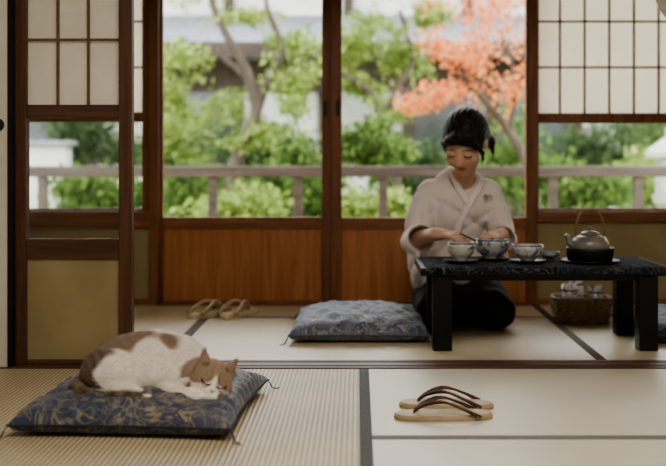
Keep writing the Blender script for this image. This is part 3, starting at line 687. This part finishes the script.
ins1=tatami('insole_rush',(150,128,94),(192,170,132),1,.004,.3);sol1=pmat('sole_edge',(146,124,96),(182,158,126),scale=10,rough=.7)
str1=pmat('brown_strap',(60,38,28),(92,62,46),scale=60,rough=.6,bump=.3,bd=.002)
sandal((X(443,2.9),2.885,0),math.radians(3),.270,.098,ins1,sol1,str1,'tan sandal with brown straps, nearer one of the pair on the pale mat','sandal','pair of sandals on the pale mat',.012,.036,.0034,(0,.013))
sandal((X(446,3.02),3.01,0),math.radians(-4),.268,.098,ins1,sol1,str1,'tan sandal with brown straps, farther one of the pair on the pale mat','sandal','pair of sandals on the pale mat',.012,.036,.0034,(0,.013))
ins2=pmat('straw',(184,162,128),(214,194,160),scale=50,rough=.8,bump=.5,bd=.002);str2=pmat('straw_thong',(160,134,102),(194,170,136),scale=60,rough=.7)
sandal((X(209,4.74),4.77,0),math.radians(-128),.245,.094,ins2,ins2,str2,'straw sandal by the back wall, left one of the pair','sandal','pair of straw sandals by the back wall',.020,.042,.009,(0,))
sandal((X(238,4.74),4.77,0),math.radians(-118),.245,.094,ins2,ins2,str2,'straw sandal by the back wall, right one of the pair','sandal','pair of straw sandals by the back wall',.020,.042,.009,(0,))
# ------------------------------------------------------------------ PERSON
PB=(.44,4.6,0)
per=thing('person',PB,0,'person in white wrap top kneeling behind the table, looking down, stirring a bowl','person')
hdc=np.array((.010,-.140,.776));PR=frame((-.36,-.74,-.62),(.03,-.04,1));SC=1.15
def HH(p): return H(p,hdc,PR,SC)
def rr(*a): return tuple(q*SC for q in a)
bp=[ell((0,.1,.2),(.13,.11,.09),k=.04),ell((0,.08,.32),(.115,.085,.13),k=.05),ell((0,.03,.475),(.125,.10,.12),k=.05),
 cap((-.115,.02,.565),(.115,.02,.565),.034,k=.05),cap((0,.02,.56),HH((0,.035,-.05)),.050,.046,.03)]
for sx in(-1,1):
    bp+=chain([(sx*.07,.1,.15),(sx*.11,-.19,.085),],[.075,.055],.03)+chain([(sx*.11,-.19,.07),(sx*.08,.2,.045),(sx*.07,.30,.03)],[.05,.035,.022],.02)
bp+=[ell(HH((0,.018,.033)),rr(.071,.084,.080),PR,.02),ell(HH((0,-.025,-.03)),rr(.058,.062,.078),PR,.03),ell(HH((0,-.062,-.086)),rr(.019,.018,.016),PR,.03)]
for sx in(-1,1):
    bp+=[ell(HH((sx*.035,-.055,-.034)),rr(.024,.022,.028),PR,.025)]
    bp+=[ell(HH((sx*.031,-.092,.000)),rr(.019,.012,.011),PR,.012,'sub'),ell(HH((sx*.031,-.072,.000)),rr(.018,.013,.0115),PR,.004)]
    bp+=[ell(HH((sx*.072,.012,-.012)),rr(.009,.016,.025),PR,.008)]
bp+=[cap(HH((0,-.078,.008)),HH((0,-.096,-.030)),.006*SC,.0085*SC,.012),ell(HH((0,-.093,-.034)),rr(.013,.008,.006),PR,.006)]
bp+=[ell(HH((0,-.082,-.056)),rr(.018,.007,.0045),PR,.004),ell(HH((0,-.080,-.064)),rr(.016,.007,.005),PR,.004)]
arR=[(-.140,.02,.555),(-.188,-.06,.365),(-.125,-.30,.400)]
arL=[(.140,.02,.555),(.174,-.05,.36),(.145,-.285,.398)]
bp+=chain(arR,[.043,.037,.025],.02)+chain(arL,[.043,.037,.025],.02)
def hand(wr,fd,up,side,curl,k=.004):
    f=Vector(fd).normalized();u=Vector(up);u=(u-f*u.dot(f)).normalized();s=f.cross(u)*side
    w=Vector(wr);out=[]
    out.append(cap(w,w+f*.03,.023,.024,.012))
    for i,o_ in enumerate((.024,.008,-.008,-.024)):
        b0=w+f*.02+s*o_*.6;b1=w+f*.082+s*o_;out.append(cap(b0,b1,.013,.011,.01))
        L_=(.040,.044,.041,.032)[i];p=b1;a=curl*.6
        for j,(q,rd) in enumerate(((L_,.0088),(L_*.62,.008),(L_*.5,.0072))):
            d=(f*math.cos(a)-u*math.sin(a)+s*o_*1.5).normalized();p2=p+d*q;out.append(cap(p,p2,rd,rd*.92,k));p=p2;a+=curl
    t0=w+f*.022+s*.022;t1=t0+(f*.6+s*.6-u*.35).normalized()*.042;t2=t1+(f*.85+s*.1-u*.5).normalized()*.032
    out+=[cap(t0,t1,.013,.0105,.008),cap(t1,t2,.010,.008,k)]
    return out
bp+=hand(arR[2],(.80,-.60,-.02),(0,-.25,1),-1,.45)
bp+=hand(arL[2],(-.55,-.72,-.06),(.25,-.2,1),1,.45)
bme,bv=snet(bp,.0040,'body')
skin=np.array(S((210,170,144))[:3]);lip=np.array(S((180,106,94))[:3])
bc=np.tile(skin,(len(bv),1));q=((bv-hdc)@PR)/SC
lm=np.clip((.019-np.abs(q[:,0]))/.004,0,1)*np.clip((.0095-np.abs(q[:,2]+.060))/.003,0,1)*(q[:,1]<-.07)
bc=bc*(1-lm[:,None])+lip*lm[:,None]
ck=np.exp(-(((np.abs(q[:,0])-.038)/.018)**2+((q[:,2]+.03)/.018)**2))*(q[:,1]<-.03)*.2
bc=bc*(1-ck[:,None])+np.array(S((214,146,124))[:3])*ck[:,None]
setcol(bme,bc);fin('body',bme,vcol('skin',.5,.04,40,bump=.02,sss=.1),per)
for sx in(-1,1):
    MB().tube([HH((sx*(.031+t*.017),-.0865+.006*t*t+.002,-.005-.003*(1-t*t))) for t in np.linspace(-1,1,7)],.0017,6).build('eyelashes',dk,per)
    MB().tube([HH((sx*(.032+t*.019),-.0835+.010*max(t,0)**2,.019+.004*(1-t*t))) for t in np.linspace(-1,1,7)],[.001,.0016,.002,.002,.0016,.0014,.001],6).build('eyebrow',dk,per)
# hair
hp_=[ell(HH((0,.022,.034)),rr(.081,.094,.087),PR,.01),ell(HH((0,.06,-.01)),rr(.074,.062,.066),PR,.03)]
hp_+=[ell(HH((-.006,-.135,-.048)),rr(.068,.115,.099),PR,.006,'sub')]
for a0,a1,a2,a3 in (((.030,-.030,.094),(-.002,-.062,.074),(-.036,-.066,.054),(-.066,-.044,.022)),
  ((.030,-.030,.094),(.010,-.066,.074),(-.018,-.074,.058),(-.050,-.064,.036)),
  ((.030,-.030,.094),(.030,-.064,.074),(.012,-.076,.060),(-.016,-.078,.048)),
  ((.034,-.030,.092),(.050,-.058,.066),(.062,-.060,.036),(.071,-.050,-.002)),
  ((.032,-.030,.093),(.040,-.062,.070),(.048,-.070,.048),(.060,-.064,.016))):
    hp_+=chain([HH(a0),HH(a1),HH(a2),HH(a3)],[.012,.0115,.009,.0025],.020)
hp_+=chain([HH((.070,-.045,.010)),HH((.073,-.036,-.02)),HH((.071,-.036,-.045)),HH((.066,-.040,-.066))],[.010,.007,.004,.002],.012)
hp_+=chain([HH((-.068,-.040,.022)),HH((-.070,-.034,-.006)),HH((-.068,-.036,-.034))],[.010,.005,.002],.012)
hp_+=[ell(HH((.012,.115,-.035)),rr(.044,.038,.040),PR,.014)]
hp_+=chain([HH((.02,.13,-.05)),HH((.050,.12,-.085)),HH((.062,.10,-.125))],[.026,.02,.005],.014)
def strand(x,y,z):
    qx=(x-hdc[0])*PR[0,0]+(y-hdc[1])*PR[1,0]+(z-hdc[2])*PR[2,0];qz=(x-hdc[0])*PR[0,2]+(y-hdc[1])*PR[1,2]+(z-hdc[2])*PR[2,2]
    a=np.arctan2(qz+.03,qx-.034);return .0010*np.sin(a*46)+.0006*np.sin(a*83+1)
hp_=[fold(p,strand) if p[4]=='add' else p for p in hp_]
hme,hv=snet(hp_,.0034,'hair');setcol(hme,np.tile(np.array(S((34,26,23))[:3]),(len(hv),1)))
ho=fin('hair',hme,vcol('hair',.50,.5,90,(6,2,1),.5,bd=.003),per)
MB().tube([HH((.012+.036*math.cos(a),.112,-.03+.036*math.sin(a))) for a in np.linspace(0,2*math.pi,17)],.004,6).build('hair_tie',M['black'],ho)
# trousers
tp_=[]
for sx in(-1,1):
    tp_+=[cap((sx*.085,.12,.13),(sx*.13,-.205,.082),.105,.076,.03),cap((sx*.135,-.20,.068),(sx*.10,.26,.06),.065,.058,.03)]
tp_+=[ell((0,-.03,.10),(.17,.18,.06),k=.05),ell((0,.16,.13),(.19,.15,.12),k=.04)]
fw=lambda x,y,z:.004*np.sin(y*55+x*30)+.003*np.sin(x*80-y*30)
tp_=[fold(p,fw) for p in tp_]
tme,tv=snet(tp_,.006,'trousers')
tv2=tv.copy();tv2[:,2]=np.maximum(tv2[:,2],.002);tme.vertices.foreach_set('co',tv2.ravel().astype(np.float32));tme.update()
fin('trousers',tme,pmat('navy_cloth',(20,22,30),(32,34,44),scale=120,rough=.85,bump=.2,bd=.002),per)
# wrap top
kp=[ell((0,.035,.470),(.142,.118,.14),k=.03),ell((0,.08,.32),(.142,.13,.15),k=.04),ell((0,.1,.20),(.172,.165,.10),k=.05),
 cap((-.115,.02,.568),(.115,.02,.568),.048,k=.05),ell((0,.03,.625),(.084,.060,.046),k=.05)]
kp+=chain([(-.138,.02,.560),(-.192,-.05,.37)],[.050,.062],.018)+chain([(-.192,-.05,.365),(-.180,-.14,.37)],[.066,.064],.012)
kp+=chain([(.138,.02,.560),(.176,-.04,.37)],[.050,.058],.018)+chain([(.176,-.04,.365),(.168,-.14,.368)],[.060,.057],.012)
RS=frame((0.12,-1,0),(0,0,1))
kp+=[ell((-.196,-.09,.295),(.026,.088,.105),RS,k=.014),ell((-.16,.02,.22),(.05,.10,.11),k=.05),ell((.176,-.085,.30),(.025,.080,.090),k=.014)]
def kf(x,y,z):
    m_=np.clip((.62-z)*7,0,1)
    cr=lambda u:(1-np.abs(np.sin(u)))**3
    return m_*(.014*cr(x*9+z*13+.6+.5*np.sin(z*11))+.011*cr(z*17-x*13+y*6)+.009*cr(x*21+y*9-z*5))-.006*m_+.0010*np.sin(x*90+z*50)
kp=[fold(p,kf) for p in kp]
nosub,_=snet(kp,.009,'tmp')
kp+=[ell((-.006,-.125,.630),(.026,.10,.105),k=.006,op='sub'),cap((0,.02,.56),HH((0,.035,-.05)),.054,.054,k=.01,op='sub')]
kp+=[cap((-.183,-.12,.365),(-.15,-.32,.392),.050,.07,.004,'sub'),cap((.169,-.12,.365),(.155,-.30,.392),.046,.06,.004,'sub')]
kme,kv=snet(kp,.0045,'wrap_top')
cloth=pmat('white_cotton',(220,208,199),(231,220,211),scale=150,rough=.9,bump=.12,bd=.001,sheen=.05)
ko=fin('wrap_top',kme,cloth,per)
bv_=BVHTree.FromPolygons([v.co.copy() for v in nosub.vertices],[tuple(p.vertices) for p in nosub.polygons])
bpy.data.meshes.remove(nosub)
def proj(px,py):
    o=Vector((0,0,CH))-Vector(PB);d=Vector(((px-VX)/F,1,-(py-HY)/F)).normalized()
    h=bv_.ray_cast(o+d*3.5,d);return (h[0],h[1]) if h[0] is not None else None
def ribbon(name,path,w,m_,th=.005):
    pts=[]
    for p in bez([(a,b,0) for a,b in path],6):
        h=proj(p[0],p[1])
        if h: pts.append(h)
    P=[p[0] for p in pts]
    for _ in range(6): P=[P[0]]+[(P[i-1]+P[i]*2+P[i+1])/4 for i in range(1,len(P)-1)]+[P[-1]]
    vs=[];fs=[]
    for i,p in enumerate(P):
        t=(P[min(i+1,len(P)-1)]-P[max(i-1,0)]).normalized();nn=(pts[i][1]*.3+Vector((0,-1,.2))).normalized();s=nn.cross(t).normalized()
        for a in(-1,-.5,0,.5,1): vs.append(p+s*a*w/2+nn*(.006+.002*(1-a*a)))
    for i in range(len(P)-1):
        for j in range(4): a=i*5+j;fs.append((a,a+1,a+6,a+5))
    o=MB().add(vs,fs).build(name,m_,per,smooth=True);sd=o.modifiers.new('s','SOLIDIFY');sd.thickness=th;sd.offset=0;return o
col_m=pmat('collar_cotton',(232,220,212),(242,232,224),scale=150,rough=.9)
ribbon('collar',[(450,166),(453,177),(460,191),(468,204)],.026,col_m)
ribbon('collar',[(487,162),(485,175),(477,191),(467,208),(458,228),(451,250)],.028,col_m)
em=pmat('emblem_thread',(140,120,88),(160,140,106),scale=90,rough=.7)
h=proj(487,198)
if h:
    c,nn=h;nn=nn.normalized();sx_=nn.cross(Vector((0,0,1))).normalized()*-1;uz=sx_.cross(nn).normalized()
    if uz.z<0: uz=-uz
    m=MB()
    def disc(cx,cy,a,b_,n=10):
        k=.85;vs=[c+nn*.005+sx_*(cx+a*math.cos(t))*k+uz*(cy+b_*math.sin(t))*k for t in np.linspace(0,2*math.pi,n,endpoint=False)];m.add(vs,[tuple(range(n))])
    for k in range(5): a=k*1.257+.3;disc(-.006+.009*math.cos(a),.004+.009*math.sin(a),.006,.006)
    disc(.02,.002,.008,.004);disc(.014,.012,.004,.007);disc(.016,-.010,.012,.0018);disc(-.006,-.016,.016,.0018)
    m.build('embroidered_emblem',em,per)
s0=W(466,236,4.205);s1=W(486,246,4.13)
r=thing('tea_whisk',s0,0,'thin dark stirring stick in the woman’s hand, dipping into the tea bowl','stick')
dv=Vector(s1)-Vector(s0)
MB().tube([(-.02,0.02,.008),tuple(dv*.6)],.0035,8).build('shaft',M['iron'],r)
MB().tube([tuple(dv*.6),tuple(dv)],[.004,.007],8).build('tip',hm,r)
pl=thing('pendant_lamp',(X(717,4.1),4.1,Z(37,4.1)),0,'white paper pendant lamp cut off by the top right picture corner','lamp')
lp_=[];Rl=.235
for i in range(25):
    a=-math.pi/2+math.pi*i/24;lp_.append((max(.05,Rl*math.cos(a)*(1+.006*(i%2))),.2+.2*math.sin(a)))
MB().lathe(lp_,40).build('paper_shade',M['paper'],pl,smooth=True)
MB().tube([(0,0,.4),(0,0,2.4-Z(37,4.1))],.004,6).build('cord',M['iron'],pl)
# ------------------------------------------------------------------ CAMERA LIGHT WORLD
cam=bpy.data.cameras.new('cam');co=bpy.data.objects.new('camera',cam);C.objects.link(co);co.location=(0,0,CH);co.rotation_euler=(math.pi/2,0,0)
cam.sensor_width=36;cam.lens=F*36/666;cam.shift_x=(333-VX)/666;cam.shift_y=(HY-233)/666
cam.dof.use_dof=True;cam.dof.focus_distance=3.35;cam.dof.aperture_fstop=2.0
bpy.context.scene.camera=co
w=bpy.data.worlds.new('w');bpy.context.scene.world=w;w.use_nodes=True
w.node_tree.nodes['Background'].inputs[0].default_value=(.94,.97,1,1);w.node_tree.nodes['Background'].inputs[1].default_value=6.6
def area(name,loc,rot,sx,sy,e,c):
    l=bpy.data.lights.new(name,'AREA');l.shape='RECTANGLE';l.size=sx;l.size_y=sy;l.energy=e;l.color=c
    o=bpy.data.objects.new(name,l);C.objects.link(o);o.location=loc;o.rotation_euler=rot
area('ceiling_fill',(.2,1.4,2.36),(0,0,0),1.8,1.4,60,(1,.975,.93))  # added fill lamp, out of view under the ceiling, brightens the near room
try: bpy.context.scene.view_settings.look='AgX - Medium High Contrast'
except Exception as e: print(e)
